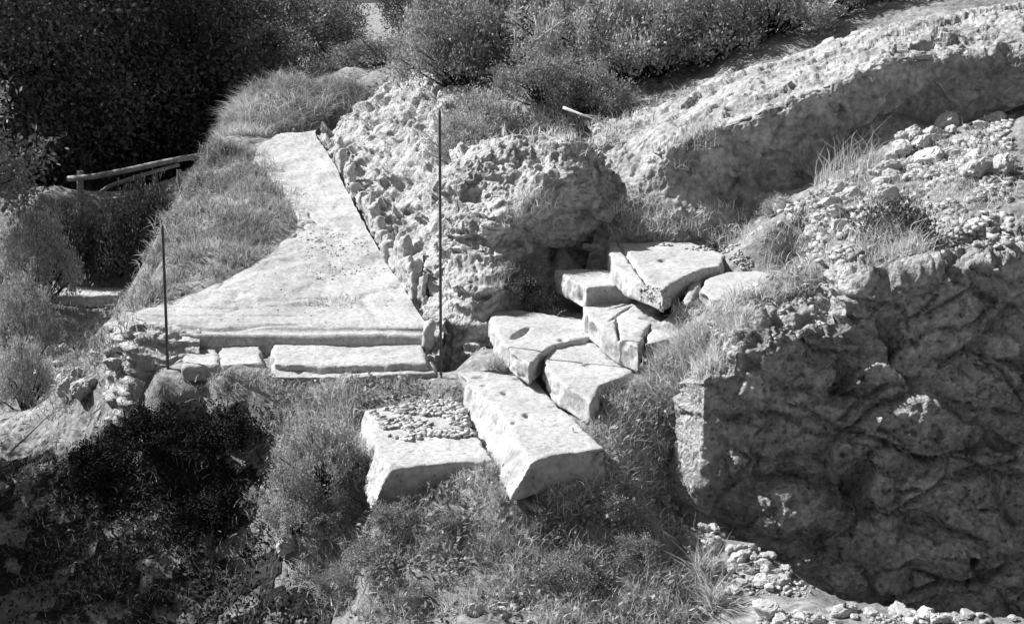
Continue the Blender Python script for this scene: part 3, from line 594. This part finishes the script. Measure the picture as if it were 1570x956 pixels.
# ------------------------------------------------------------------ bushes
for kd, u, v, Y, r, h, lb in [
    ('scrub', 700, 100, 19.6, .85, 1.4, 'grey scrub bush at the top of the rock bank, left of the bare branches'),
    ('pale', 675, 60, 22.0, .7, 1.5, 'pale bush standing beside the sky gap at the end of the rock bank'),
    ('pale', 740, 170, 17.0, .65, .9, 'low scrub bush directly behind the rocky hump'),
    ('pale', 705, 200, 15.9, .42, .7, 'small leafy bush beside the upper end of the tall rod'),
    ('scrub', 800, 60, 20.5, 1.1, 1.7, 'dark bush with bare pale branches in front'),
    ('pale', 880, 95, 18.6, .85, 1.3, 'dense bush right of the bare branches'),
    ('pale', 950, 95, 18.3, .8, 1.3, 'pale dense bush in the middle of the hilltop scrub'),
    ('pale', 1010, 90, 18.3, .85, 1.3, 'rounded bush above the left end of the earthen bank'),
    ('scrubb', 1090, 70, 18.2, .85, 1.25, 'bush just above the step in the bank top'),
    ('pale', 1180, 45, 18.4, .9, 1.2, 'bush on the bank top left of the white boulder'),
    ('scrubb', 1260, 25, 19.3, .9, 1.1, 'bush on the bank top behind the white boulder'),
    ('scrub', 1360, 10, 19.6, .9, 1.0, 'low bush at the top edge right of the white boulder'),
    ('dark', 900, 40, 21.6, 1.2, 2.0, 'tall dark bush behind the hilltop scrub, left of middle'),
    ('darkb', 1040, 30, 21.2, 1.2, 1.9, 'tall dark bush behind the rounded bush'),
    ('scrub', 760, 40, 23.2, 1.1, 2.0, 'tall scrub bush behind the rock bank bushes'),
    ('darkb', 1160, 20, 21.5, 1.2, 1.7, 'dark bush at the top edge above the earthen bank'),
    ('scrubb', 830, 170, 17.2, .6, .7, 'low bush above the fallen branch'),
    ('scrub', 900, 165, 17.0, .55, .7, 'small bush to the right of the fallen branch'),
    ('scrub', 520, 110, 27.5, 1.2, .8, 'dark bush on the mound right of the tall dry grass'),
    ('scrubb', 590, 110, 27.0, 1.0, .7, 'dark bush in the dip at the end of the mound'),
    ('dark', 120, 436, 21.0, .5, 1.1, 'dark hanging bush on the bank below the fence post'),
    ('darkb', 190, 436, 21.0, .5, 1.15, 'dark hanging bush on the bank below the slanting rail'),
    ('dark', 236, 436, 21.0, .45, 1.15, 'dark bush where the bank meets the terrace edge'),
    ('pale', 45, 300, 19.3, .6, 1.7, 'leafy bush left of the fence post'),
    ('pale', 30, 400, 16.0, .42, 1.2, 'leafy bush at the left edge below the fence'),
    ('pale', 28, 520, 13.6, .3, .9, 'leafy bush at the left edge with canes leaning over it'),
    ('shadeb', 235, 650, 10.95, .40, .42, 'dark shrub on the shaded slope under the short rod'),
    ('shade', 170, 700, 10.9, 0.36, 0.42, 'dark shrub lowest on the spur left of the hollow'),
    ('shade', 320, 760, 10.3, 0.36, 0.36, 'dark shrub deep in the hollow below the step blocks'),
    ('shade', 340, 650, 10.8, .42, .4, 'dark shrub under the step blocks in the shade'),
    ('pale', 490, 690, 9.75, .34, .66, 'bushy pale shrub just left of the rubble topped slab'),
    ('pale', 455, 760, 9.6, .32, .55, 'pale shrub at the shadow edge below the bushy pale shrub'),
    ('scrub', 800, 440, 12.0, .32, .34, 'low dark bush between the rocky hump and the hollowed slab'),
    ('paleb', 1195, 318, 13.0, .20, .26, 'small round pale bush at the foot of the shaded bank'),
    ('dark', 1380, 338, 11.0, .34, .50, 'dark grassy bush above the masonry, casting a dark shadow'),
    ('scrubb', 610, 780, 8.95, .22, .26, 'low leafy plant in the shade below the rubble topped slab'),
    ('scrub', 870, 860, 8.1, .24, .26, 'low dark plant in the grass right of centre at the bottom'),
    ('scrubb', 690, 790, 8.75, 0.13, 0.18, 'small leafy weed right below the long slab and the rubble topped slab'),
    ('scrub', 540, 760, 9.1, 0.20, 0.26, 'leafy weed at the lower left corner of the rubble topped slab'),
    ('scrubb', 640, 900, 8.2, 0.14, 0.16, 'small leafy weed near the bottom edge, above the white square stone'),
    ('scrub', 760, 830, 8.5, 0.15, 0.17, 'small leafy weed in the middle of the foreground slope'),
    ('scrubb', 960, 830, 8.6, 0.20, 0.24, 'leafy weed left of the splayed straw'),
    ('pale', 930, 760, 8.9, 0.18, 0.24, 'pale leafy weed below the front of the long slab'),
    ('scrub', 820, 770, 8.85, 0.16, 0.18, 'dark leafy weed in the shade of the long slab'),
    ('scrub', 530, 880, 8.7, 0.20, 0.30, 'leafy weed at the bottom of the shadow edge'),
    ('broad', 600, 850, 8.6, 0.13, 0.13, 'broad leaved weed left of the bare soil in the foreground'),
    ('broadb', 700, 860, 8.4, 0.11, 0.12, 'pale broad leaved weed in the bare soil at the bottom'),
    ('broad', 850, 800, 8.7, 0.14, 0.15, 'broad leaved weed under the front of the long slab'),
    ('broadb', 1000, 760, 8.9, 0.13, 0.14, 'pale broad leaved weed before the bright wall end'),
    ('broad', 920, 880, 8.2, 0.13, 0.14, 'broad leaved weed in the dark gap of the foreground grass'),
    ('broadb', 780, 905, 8.0, 0.10, 0.12, 'pale broad leaved weed above the small white stone'),
    ('broad', 560, 700, 9.5, 0.10, 0.12, 'broad leaved weed against the left side of the rubble topped slab'),
    ('broad', 1000, 920, 8.0, 0.13, 0.14, 'broad leaved weed at the bottom edge left of the straw'),
    ('scrubb', 580, 840, 8.7, .24, .26, 'low leafy plant beside the shadow edge in the foreground')]:
    bush_at(kd, u, v, Y, r, h, lb)

# ------------------------------------------------------------------ tall grass clumps (things)
def clump(u, v, Y, n, rad, length, label, mat='straw', lean=.45, droop=.6, width=.006, zoff=0, name='grass_clump'):
    p = PY(u, v, Y)
    if Y < 12: p = hit(u, v)[0]; Y = p.y
    z0 = drop(p.x, Y) + zoff; pts = []
    for _ in range(n):
        a = random.uniform(0, 6.28); r = rad*math.sqrt(random.random()); dx, dy = r*math.cos(a), r*math.sin(a)
        pts.append((dx, dy, drop(p.x+dx, Y+dy, z0+1.5) - z0 - .02))
    me = blade_mesh(name, [blades(pts[::3], length, width, lean, droop), blades(pts[1::3], length*.7, width*1.2, lean*1.3, droop*1.6), blades(pts[2::3], length*.5, width, lean*1.8, droop)])
    o = link(name, me, M[mat]); o.location = (p.x, Y, z0); tag(o, label, 'grass clump'); return o
clump(425, 165, 23.7, 12000, 1.05, .50, 'soft mound of dry grass at the end of the path', lean=.65, droop=1.0, width=.009)
clump(370, 195, 22.6, 3500, .6, .32, 'shorter dry grass at the left foot of the mound', lean=.4, width=.011)
clump(500, 160, 23.9, 5000, .8, .36, 'darker grass on the right flank of the mound', mat='grass', width=.012)
clump(1035, 568, 9.95, 2600, .24, .30, 'tall feathery grass clump between the smooth slab and the wall', lean=.4)
clump(1105, 530, 10.0, 1500, .22, .20, 'feathery grass clump above the stepped end of the wall', lean=.4)
clump(985, 625, 9.75, 700, .18, .16, 'tangled grass clump under the edge of the smooth slab', mat='grass')
clump(500, 650, 10.2, 1600, .28, .30, 'grey grass clump behind the bushy pale shrub', lean=.5)
clump(1375, 372, 11.2, 1300, .32, .30, 'dry grass clump around the dark bush above the masonry', lean=.5)
clump(1300, 250, 13.1, 260, .35, .55, 'thin dry stalks standing against the shaded bank', lean=.25, width=.007)
clump(1080, 880, 8.25, 420, .08, .34, 'fan of long dry straw near the foot of the wall', lean=1.5, droop=.3, width=.008)
clump(1095, 925, 8.0, 380, .08, .36, 'splayed bundle of dry straw at the bottom edge beside the wall', lean=1.5, droop=.3, width=.008)

# ------------------------------------------------------------------ low ground cover (stuff)
FORE = [(425, 590), (560, 580), (690, 585), (760, 690), (900, 640), (860, 570), (1040, 560), (1030, 780), (1120, 956), (520, 956), (440, 830)]
sets = [blades(tuft_roots(scatter(FORE, 720, .05, patchy=.70), 16, .05), .15, .005, .8, .7)]
sets += [blades(tuft_roots(scatter([(900, 600), (1000, 580), (995, 780), (760, 800), (800, 740)], 260, .04), 18, .05), .17, .005, .9, .6)]
sets += [blades(tuft_roots(scatter([(700, 760), (1040, 760), (1100, 956), (700, 956)], 350, .05, patchy=.55), 16, .05), .18, .005, 1.0, .5)]
sets += [blades(tuft_roots(scatter(P_, n_, .015), 12, .03), .10, .005, .7, .6) for P_, n_ in
         (([(812, 558), (835, 556), (905, 618), (940, 680), (900, 650), (850, 615)], 70), ([(900, 590), (985, 560), (1010, 590), (930, 620)], 60), ([(970, 520), (1010, 525), (1010, 560), (985, 555)], 40),
          ([(540, 640), (575, 640), (590, 740), (620, 770), (560, 770)], 70), ([(700, 600), (730, 640), (765, 700), (775, 745), (745, 720), (715, 650)], 50), ([(765, 745), (830, 712), (935, 692), (940, 730), (800, 770)], 90), ([(600, 740), (760, 715), (770, 760), (610, 775)], 70),
          ([(760, 545), (815, 560), (800, 568), (740, 565)], 40), ([(1040, 425), (1060, 430), (1050, 470), (1020, 470)], 30), ([(280, 570), (410, 570), (640, 577), (640, 590), (280, 590)], 90))]
stuff(link('dry_grass', blade_mesh('dry_grass', sets), M['straw']), 'short dry grass tangled over the foreground slope', 'dry grass')
sets = [blades(tuft_roots(scatter(FORE, 480, .06, patchy=.72), 14, .06), .13, .008, .8, .6)]
sets += [blades(tuft_roots(scatter([(20, 600), (420, 600), (430, 956), (20, 956)], 420, .1), 10, .08), .12, .008, .8, .6)]
stuff(link('weeds', blade_mesh('weeds', sets), M['grass']), 'low green weeds and stems in the foreground and the shaded hollow', 'weeds')
sets = [blades(tuft_roots(scatter([(330, 215), (395, 235), (455, 335), (330, 430), (200, 480), (195, 495), (252, 340)], 1500, .05, patchy=.45), 12, .08), .16, .010, .9, .5)]
stuff(link('terrace_grass', blade_mesh('terrace_grass', sets), M['grass']), 'matted half dry grass on the terrace left of the path', 'grass')
sets = [blades(tuft_roots(scatter([(1140, 360), (1552, 170), (1552, 390), (1300, 420), (1200, 440)], 420, .05), 12, .06), .15, .007, .7, .6),
        blades(tuft_roots(scatter([(1060, 455), (1300, 415), (1285, 465), (1125, 505), (1040, 500)], 130, .05), 14, .05), .14, .006, .8, .6),
        blades(tuft_roots(scatter([(930, 330), (1060, 300), (1150, 340), (1150, 370), (950, 360)], 200, .05), 12, .06), .16, .008, .7, .6),
        blades(tuft_roots(scatter([(700, 140), (900, 130), (1060, 150), (920, 240), (860, 215), (690, 230)], 350, .1), 12, .08), .18, .009, .7, .6),
        blades(tuft_roots(scatter([(760, 430), (840, 410), (895, 470), (890, 490), (760, 470)], 120, .04), 14, .05), .14, .006, .7, .6),
        blades(tuft_roots(scatter([(455, 340), (560, 370), (600, 430), (480, 420)], 60, .08), 8, .07), .07, .008, 1.0, .5),
        blades(tuft_roots(scatter([(485, 455), (540, 455), (545, 470), (480, 470)], 30, .03), 14, .05), .08, .008, 1.0, .5)]
stuff(link('slope_grass', blade_mesh('slope_grass', sets), M['straw']), 'sparse dry grass among the stones and slabs of the upper slope', 'dry grass')
sets = [blades(tuft_roots(scatter([(20, 445), (200, 445), (190, 560), (110, 640), (20, 600)], 380, .05), 12, .08), .14, .012, .8, .5)]
stuff(link('lower_grass', blade_mesh('lower_grass', sets), M['grass']), 'rough weeds on the sunlit lower ground left of the terrace', 'weeds')

def cover(P, n, per, rad, hgt, ll, lw, name, label, mat):
    pts = scatter(P, n); C = []
    for p, _ in pts:
        for _k in range(per): C.append((p.x + random.gauss(0, rad), p.y + random.gauss(0, rad), p.z + abs(random.gauss(0, hgt))))
    C = np.array(C); V, F = leaves(C, RNG.normal(size=C.shape) + np.array((0, 0, .3)), ll, lw)
    return stuff(link(name, np_mesh(name, V, [F]), M[mat]), label, 'ground cover')
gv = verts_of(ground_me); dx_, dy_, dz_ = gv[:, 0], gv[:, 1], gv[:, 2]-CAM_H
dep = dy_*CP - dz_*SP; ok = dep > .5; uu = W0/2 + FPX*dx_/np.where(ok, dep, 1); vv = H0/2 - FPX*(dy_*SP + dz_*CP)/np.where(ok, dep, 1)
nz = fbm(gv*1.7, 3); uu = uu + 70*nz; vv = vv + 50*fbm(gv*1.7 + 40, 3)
SHADE_AREA = [(-260, 690), (60, 690), (110, 690), (185, 600), (300, 592), (420, 610), (425, 830), (500, 900), (540, 1100), (-260, 1100)]
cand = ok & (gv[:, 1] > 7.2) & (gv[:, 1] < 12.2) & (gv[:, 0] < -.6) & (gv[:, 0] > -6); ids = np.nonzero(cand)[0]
keep = np.zeros(len(gv), bool); keep[ids] = [in_poly(uu[k], vv[k], SHADE_AREA) for k in ids]
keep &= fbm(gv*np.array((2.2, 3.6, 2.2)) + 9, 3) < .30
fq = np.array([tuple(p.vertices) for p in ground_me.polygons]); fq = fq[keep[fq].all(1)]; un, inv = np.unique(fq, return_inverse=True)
lv = gv[un].copy(); lv[:, 2] += .012 + .02*np.abs(fbm(lv*14, 2)); lme = np_mesh('hollow_shade_sheet', lv, [inv.reshape(-1, 4)]); smooth(lme)
stuff(link('hollow_shade_sheet', lme, M['shade_sheet']), 'dark sheet painting deeper shade on the floor of the hollow', 'shade sheet')  # thin dark sheet over the ground, painted shade for the hollow floor
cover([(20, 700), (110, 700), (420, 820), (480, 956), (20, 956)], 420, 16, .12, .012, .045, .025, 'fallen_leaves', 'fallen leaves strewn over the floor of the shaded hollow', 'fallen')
cover([(190, 640), (300, 610), (415, 625), (425, 840), (330, 820), (80, 790), (130, 690)], 420, 16, .08, .03, .035, .018, 'ground_cover', 'leafy creeper added on the slope below the terrace, near black to deepen its shade', 'shade_leaf')
cover(FORE, 300, 22, .06, .05, .055, .024, 'ground_cover', 'small leafy plants mixed in the foreground grass', 'leaf')
# ------------------------------------------------------------------ stones
def stone_mesh(seed):
    bm = bmesh.new(); bmesh.ops.create_icosphere(bm, subdivisions=4, radius=1)
    me = bpy.data.meshes.new('stone'); bm.to_mesh(me); bm.free()
    V = verts_of(me); rng = np.random.default_rng(seed)
    for _ in range(7):                                   # chisel flat facets
        n = rng.normal(size=3); n /= np.linalg.norm(n); dd = rng.uniform(.5, .85); s_ = V @ n
        V = V - np.outer(np.clip(s_-dd, 0, None), n)
    V += V*(.16*facets(V*1.6 + seed*5) + .07*facets(V*4 + seed*5) + .05*fbm(V*6, 2))[:, None]; V *= np.array((1, rng.uniform(.65, .95), rng.uniform(.5, .8)))
    set_verts(me, V); me.materials.append(M['stone']); return me
STONES = [stone_mesh(k) for k in range(7)]
def stone(p, r, label, group=None, name='stone', sink=.25):
    o = bpy.data.objects.new(name, random.choice(STONES)); COL.objects.link(o)
    o.location = (p[0], p[1], p[2] + r*(.55-sink)); o.scale = (r, r, r); o.rotation_euler = (random.uniform(-.4, .4), random.uniform(-.4, .4), random.uniform(0, 6.28))
    return tag(o, label, 'stone', group)
def stones(P, n, r0, r1, label, group, pw=2.0):
    for p, _ in scatter(P, n): stone(p, r0 + (r1-r0)*random.random()**pw, label, group)
stones([(1180, 330), (1260, 290), (1400, 210), (1552, 150), (1552, 260), (1420, 300), (1250, 370)], 135, .04, .19, 'pale rubble stone on the slope in front of the shaded bank', 'rubble stones on the upper slope', 2.6)
stones([(1062, 785), (1100, 790), (1255, 890), (1245, 912), (1110, 905)], 65, .025, .075, 'sunlit rubble stone heaped at the foot of the masonry', 'rubble stones at the foot of the masonry', 1.2)
stones([(30, 560), (180, 470), (195, 560), (110, 640)], 26, .04, .20, 'pale stone among the weeds on the sunlit lower ground at the left', 'stones on the lower ground at the left')
stones([(1160, 936), (1552, 940), (1552, 956), (1160, 956)], 30, .03, .10, 'bright stone on the strip of ground along the bottom right edge', 'stones along the bottom right edge')
for u, v, r, lb in [(1170, 944, .11, 'large white angular stone at the bottom edge before the masonry'), (727, 943, .075, 'white square stone at the bottom edge, left of centre'),
                    (770, 940, .05, 'small white stone right of the white square stone'), (787, 935, .045, 'smallest white stone near the bottom edge, right of the pair'),
                    (1278, 300, .14, 'large white boulder at the left end of the rubble slope'), (1278, 28, .22, 'white boulder lying on the bank top among bushes'),
                    (178, 468, .08, 'pale round stone on the lower ground against the terrace foot'), (525, 905, .10, 'pale stone half buried at the shadow edge in the foreground'),
                    (440, 848, .12, 'flat pale stone lying in the shaded hollow beside the pale shrub'), (905, 385, .09, 'small pale stone at the foot of the shaded rock face')]:
    p, _ = hit(u, v); stone(p, r, lb, sink=.05)
def upright(base, h_, w_, t_, rz, seed, label, group=None):
    n = 7; top = []; bot = []
    for i in range(n):
        a = 6.283*i/n + .3; x_, y_ = math.cos(a), math.sin(a); e = 1/max(abs(x_), abs(y_))**.6
        top.append(Vector((x_*e*w_*.75, y_*e*t_*.8, h_*(.85 + .2*x_)))); bot.append(Vector((x_*e*w_, y_*e*t_, -.3)))
    me = remesh(prism(top, bot), .02); rockify(me, .02, 3, .01, 6, .004, 20, seed=seed, fac=[(.03, 6), (.012, 16)]); smooth(me)
    o = link('upright_stone', me, M['slab']); o.location = base; o.rotation_euler.z = rz; return tag(o, label, 'stone', group)
KERB = [(505, 242, 20.4), (532, 286, 18.5), (560, 340, 16.55), (588, 392, 15.0), (612, 428, 14.1), (632, 458, 13.3)]
for k in range(22):
    f = k/21*(len(KERB)-1)*.999; i = int(f); t = f-i; A = [a+(b-a)*t for a, b in zip(KERB[i], KERB[i+1])]
    b = PP(A[0]+9, A[1]); d = PP(KERB[i+1][0], KERB[i+1][1]) - PP(KERB[i][0], KERB[i][1])
    upright(b + Vector((random.uniform(-.03, .05), 0, -.02)), random.uniform(.16, .50), random.uniform(.14, .24), random.uniform(.05, .08), math.atan2(d.y, d.x) + random.uniform(-.15, .15), k,
            'upright facing stone in the row lining the right edge of the path', 'upright stones lining the path')
p, _ = hit(656, 540); upright(p, .34, .08, .06, .5, 40, 'small upright stone at the terrace front beside the tall rod')
# loose gravel: too many to count
def gravel(P, n, r0, r1, name, label, patchy=.5):
    pts = [t_ for t_ in scatter(P, n, bare=True, patchy=patchy) if drop(t_[0].x, t_[0].y, t_[0].z + .6) - t_[0].z < .03]
    bm = bmesh.new(); bmesh.ops.create_cube(bm, size=1.5); bmesh.ops.triangulate(bm, faces=bm.faces); B = np.array([v.co[:] for v in bm.verts]); F0 = np.array([[v.index for v in f.verts] for f in bm.faces]); bm.free()
    Vs, Fs = [], []
    for k, (p, _) in enumerate(pts):
        r = r0 + (r1-r0)*random.random()**2; A = B*RNG.uniform(.35, 1.25, B.shape)*r*np.array((1, .8, .6)); th = random.uniform(0, 6.28)
        c, s = math.cos(th), math.sin(th); A = A @ np.array(((c, -s, 0), (s, c, 0), (0, 0, 1))); Vs.append(A + np.array((p.x, p.y, p.z + r*.2))); Fs.append(F0 + k*len(B))
    me = np_mesh(name, np.concatenate(Vs), [np.concatenate(Fs)]); stuff(link(name, me, M['gravel']), label, 'gravel')
gravel([(572, 632), (640, 617), (705, 612), (722, 655), (732, 668), (700, 672), (660, 668), (630, 676), (600, 672), (585, 655)], 3000, .005, .040, 'gravel', 'small loose rubble on the back half of the lowest slab', .2)
gravel([(1000, 375), (1150, 372), (1290, 400), (1200, 440), (1150, 420), (1110, 390)], 420, .008, .035, 'gravel', 'gravel scattered on the soil around the upper slabs')
gravel([(960, 440), (1030, 440), (1060, 480), (1010, 475), (965, 465)], 170, .008, .028, 'gravel', 'gravel lying between the cracked slab and the largest slab')
gravel([(470, 585), (700, 585), (700, 610), (560, 625)], 200, .006, .03, 'gravel', 'gravel on the dark soil between step blocks and lowest slab')
gravel([(215, 490), (400, 425), (470, 340), (410, 240), (480, 215), (600, 420), (650, 500)], 240, .004, .014, 'gravel', 'fine grit scattered over the worn path', .4)
gravel([(450, 350), (560, 360), (600, 430), (480, 430)], 320, .004, .02, 'gravel', 'fine rubble strewn on the middle of the path', .45)
gravel([(1050, 480), (1290, 440), (1290, 490), (1130, 540)], 220, .01, .04, 'gravel', 'gravel on the soil above the stepped wall end')
gravel([(1180, 330), (1552, 160), (1552, 390), (1250, 400)], 5000, .010, .06, 'gravel', 'broken small stones between the larger rubble of the upper slope')
gravel([(1060, 790), (1250, 890), (1240, 915), (1110, 910)], 300, .008, .03, 'gravel', 'crumbs of stone between the rubble at the foot of the masonry')
gravel([(1160, 936), (1552, 940), (1552, 956), (1160, 956)], 300, .008, .03, 'gravel', 'grit on the bright strip along the bottom right edge')
gravel([(690, 900), (880, 900), (900, 956), (650, 956)], 90, .008, .025, 'gravel', 'few pale pebbles in the soil at the bottom edge')

# ------------------------------------------------------------------ rods
def rod(u0, v0, u1, v1, Y, r, label):
    a = PY(u0, v0, Y); b = PY(u1, v1, Y + .02); bm = bmesh.new(); d = b-a
    tube(bm, [Vector((0, 0, 0)) - d.normalized()*.25, d*.5, d*.98, d], [r, r*.97, r*.95, r*.5], 10)
    o = link('iron_rod', bm_mesh(bm, 'iron_rod'), M['iron']); o.location = a; return tag(o, label, 'iron rod')
rod(676, 570, 674, 166, 11.15, .014, 'tall thin iron rod standing upright before the rock bank')
rod(258, 575, 249, 345, 11.4, .014, 'short thin iron rod leaning slightly at the terrace corner')

# ------------------------------------------------------------------ wooden fence
fb = PY(123, 300, 21.9); fence = thing('wooden_fence', 'weathered rustic wooden fence with slanting rails at the edge of the dark wood', 'fence', fb)
def fpart(name, pts, r, n=8):
    bm = bmesh.new(); P = [PY(*p) - fb for p in pts]
    tube(bm, P, [r*(1 + .12*math.sin(3.1*k)) for k in range(len(P))], n); link(name, bm_mesh(bm, name), M['wood'], fence)
fpart('post', [(123, 325, 21.9), (123, 290, 21.9), (123, 262, 21.9)], .062)
fpart('post', [(276, 300, 22.0), (275, 280, 22.0), (274, 260, 22.0)], .045)
fpart('rail', [(104, 274, 21.8), (140, 271, 21.8), (190, 262, 21.85), (240, 251, 21.9), (280, 243, 21.9), (330, 236, 22)], .05)
fpart('rail', [(150, 297, 21.8), (170, 284, 21.8), (205, 272, 21.85), (240, 262, 21.9), (275, 252, 21.9)], .035)
fpart('rail', [(160, 306, 21.8), (200, 302, 21.8), (240, 297, 21.85), (278, 289, 21.9)], .03)

# ------------------------------------------------------------------ twigs, branches, canes, stake
def branch(name, label, cat, lines, rad, mat='twig'):
    o0 = PY(*lines[0][0]); bm = bmesh.new()
    for k, ln in enumerate(lines):
        P = [PY(*p) - o0 for p in ln]; r = rad*(1 if k == 0 else .6); tube(bm, P, [r*(1-.6*i/(len(P)-1)) for i in range(len(P))], 6)
    o = link(name, bm_mesh(bm, name), M[mat]); o.location = o0; return tag(o, label, cat)
branch('bare_branch', 'forked bare pale branch sticking out of the dark hilltop bush', 'branch', [[(795, 102, 18.0), (815, 75, 18.0), (826, 50, 18.05), (818, 20, 18.1)], [(822, 62, 18.0), (845, 45, 17.95), (880, 20, 18)], [(795, 98, 18), (790, 70, 17.95), (789, 45, 18)], [(840, 70, 17.9), (845, 50, 17.9), (850, 30, 17.9)]], .03)
branch('fallen_branch', 'thin pale fallen branch lying on the slope above the rocky hump', 'branch', [[(864, 165, 16.2), (895, 177, 16.0), (930, 190, 15.8)], [(895, 177, 16.0), (912, 178, 16), (925, 181, 16)]], .022)
branch('dry_stalk', 'crooked dry stalk leaning over the foot of the shaded bank', 'stalk', [[(1300, 330, 12.6), (1262, 310, 12.7), (1240, 292, 12.8), (1232, 295, 12.8)], [(1262, 310, 12.7), (1255, 295, 12.7)]], .012)
branch('cane', 'upper pale cane leaning across the left edge', 'cane', [[(20, 612, 11.4), (45, 575, 11.5), (75, 530, 11.6)]], .012)
branch('cane', 'lower pale cane leaning across the left edge', 'cane', [[(18, 690, 11.2), (45, 665, 11.25), (76, 635, 11.3)]], .012)
branch('dark_twig', 'dark curved twig lying in the grass near the wall foot', 'twig', [[(1018, 815, 8.45), (1040, 830, 8.4), (1056, 850, 8.35)]], .010, 'bark')
p, _ = hit(1292, 944); bm = bmesh.new(); tube(bm, [(0, 0, -.1), (.004, 0, .05), (.01, 0, .10)], [.013, .013, .011], 8)
o = link('stake', bm_mesh(bm, 'stake'), M['iron']); o.location = p; tag(o, 'little dark stake in the bright strip before the masonry', 'stake')
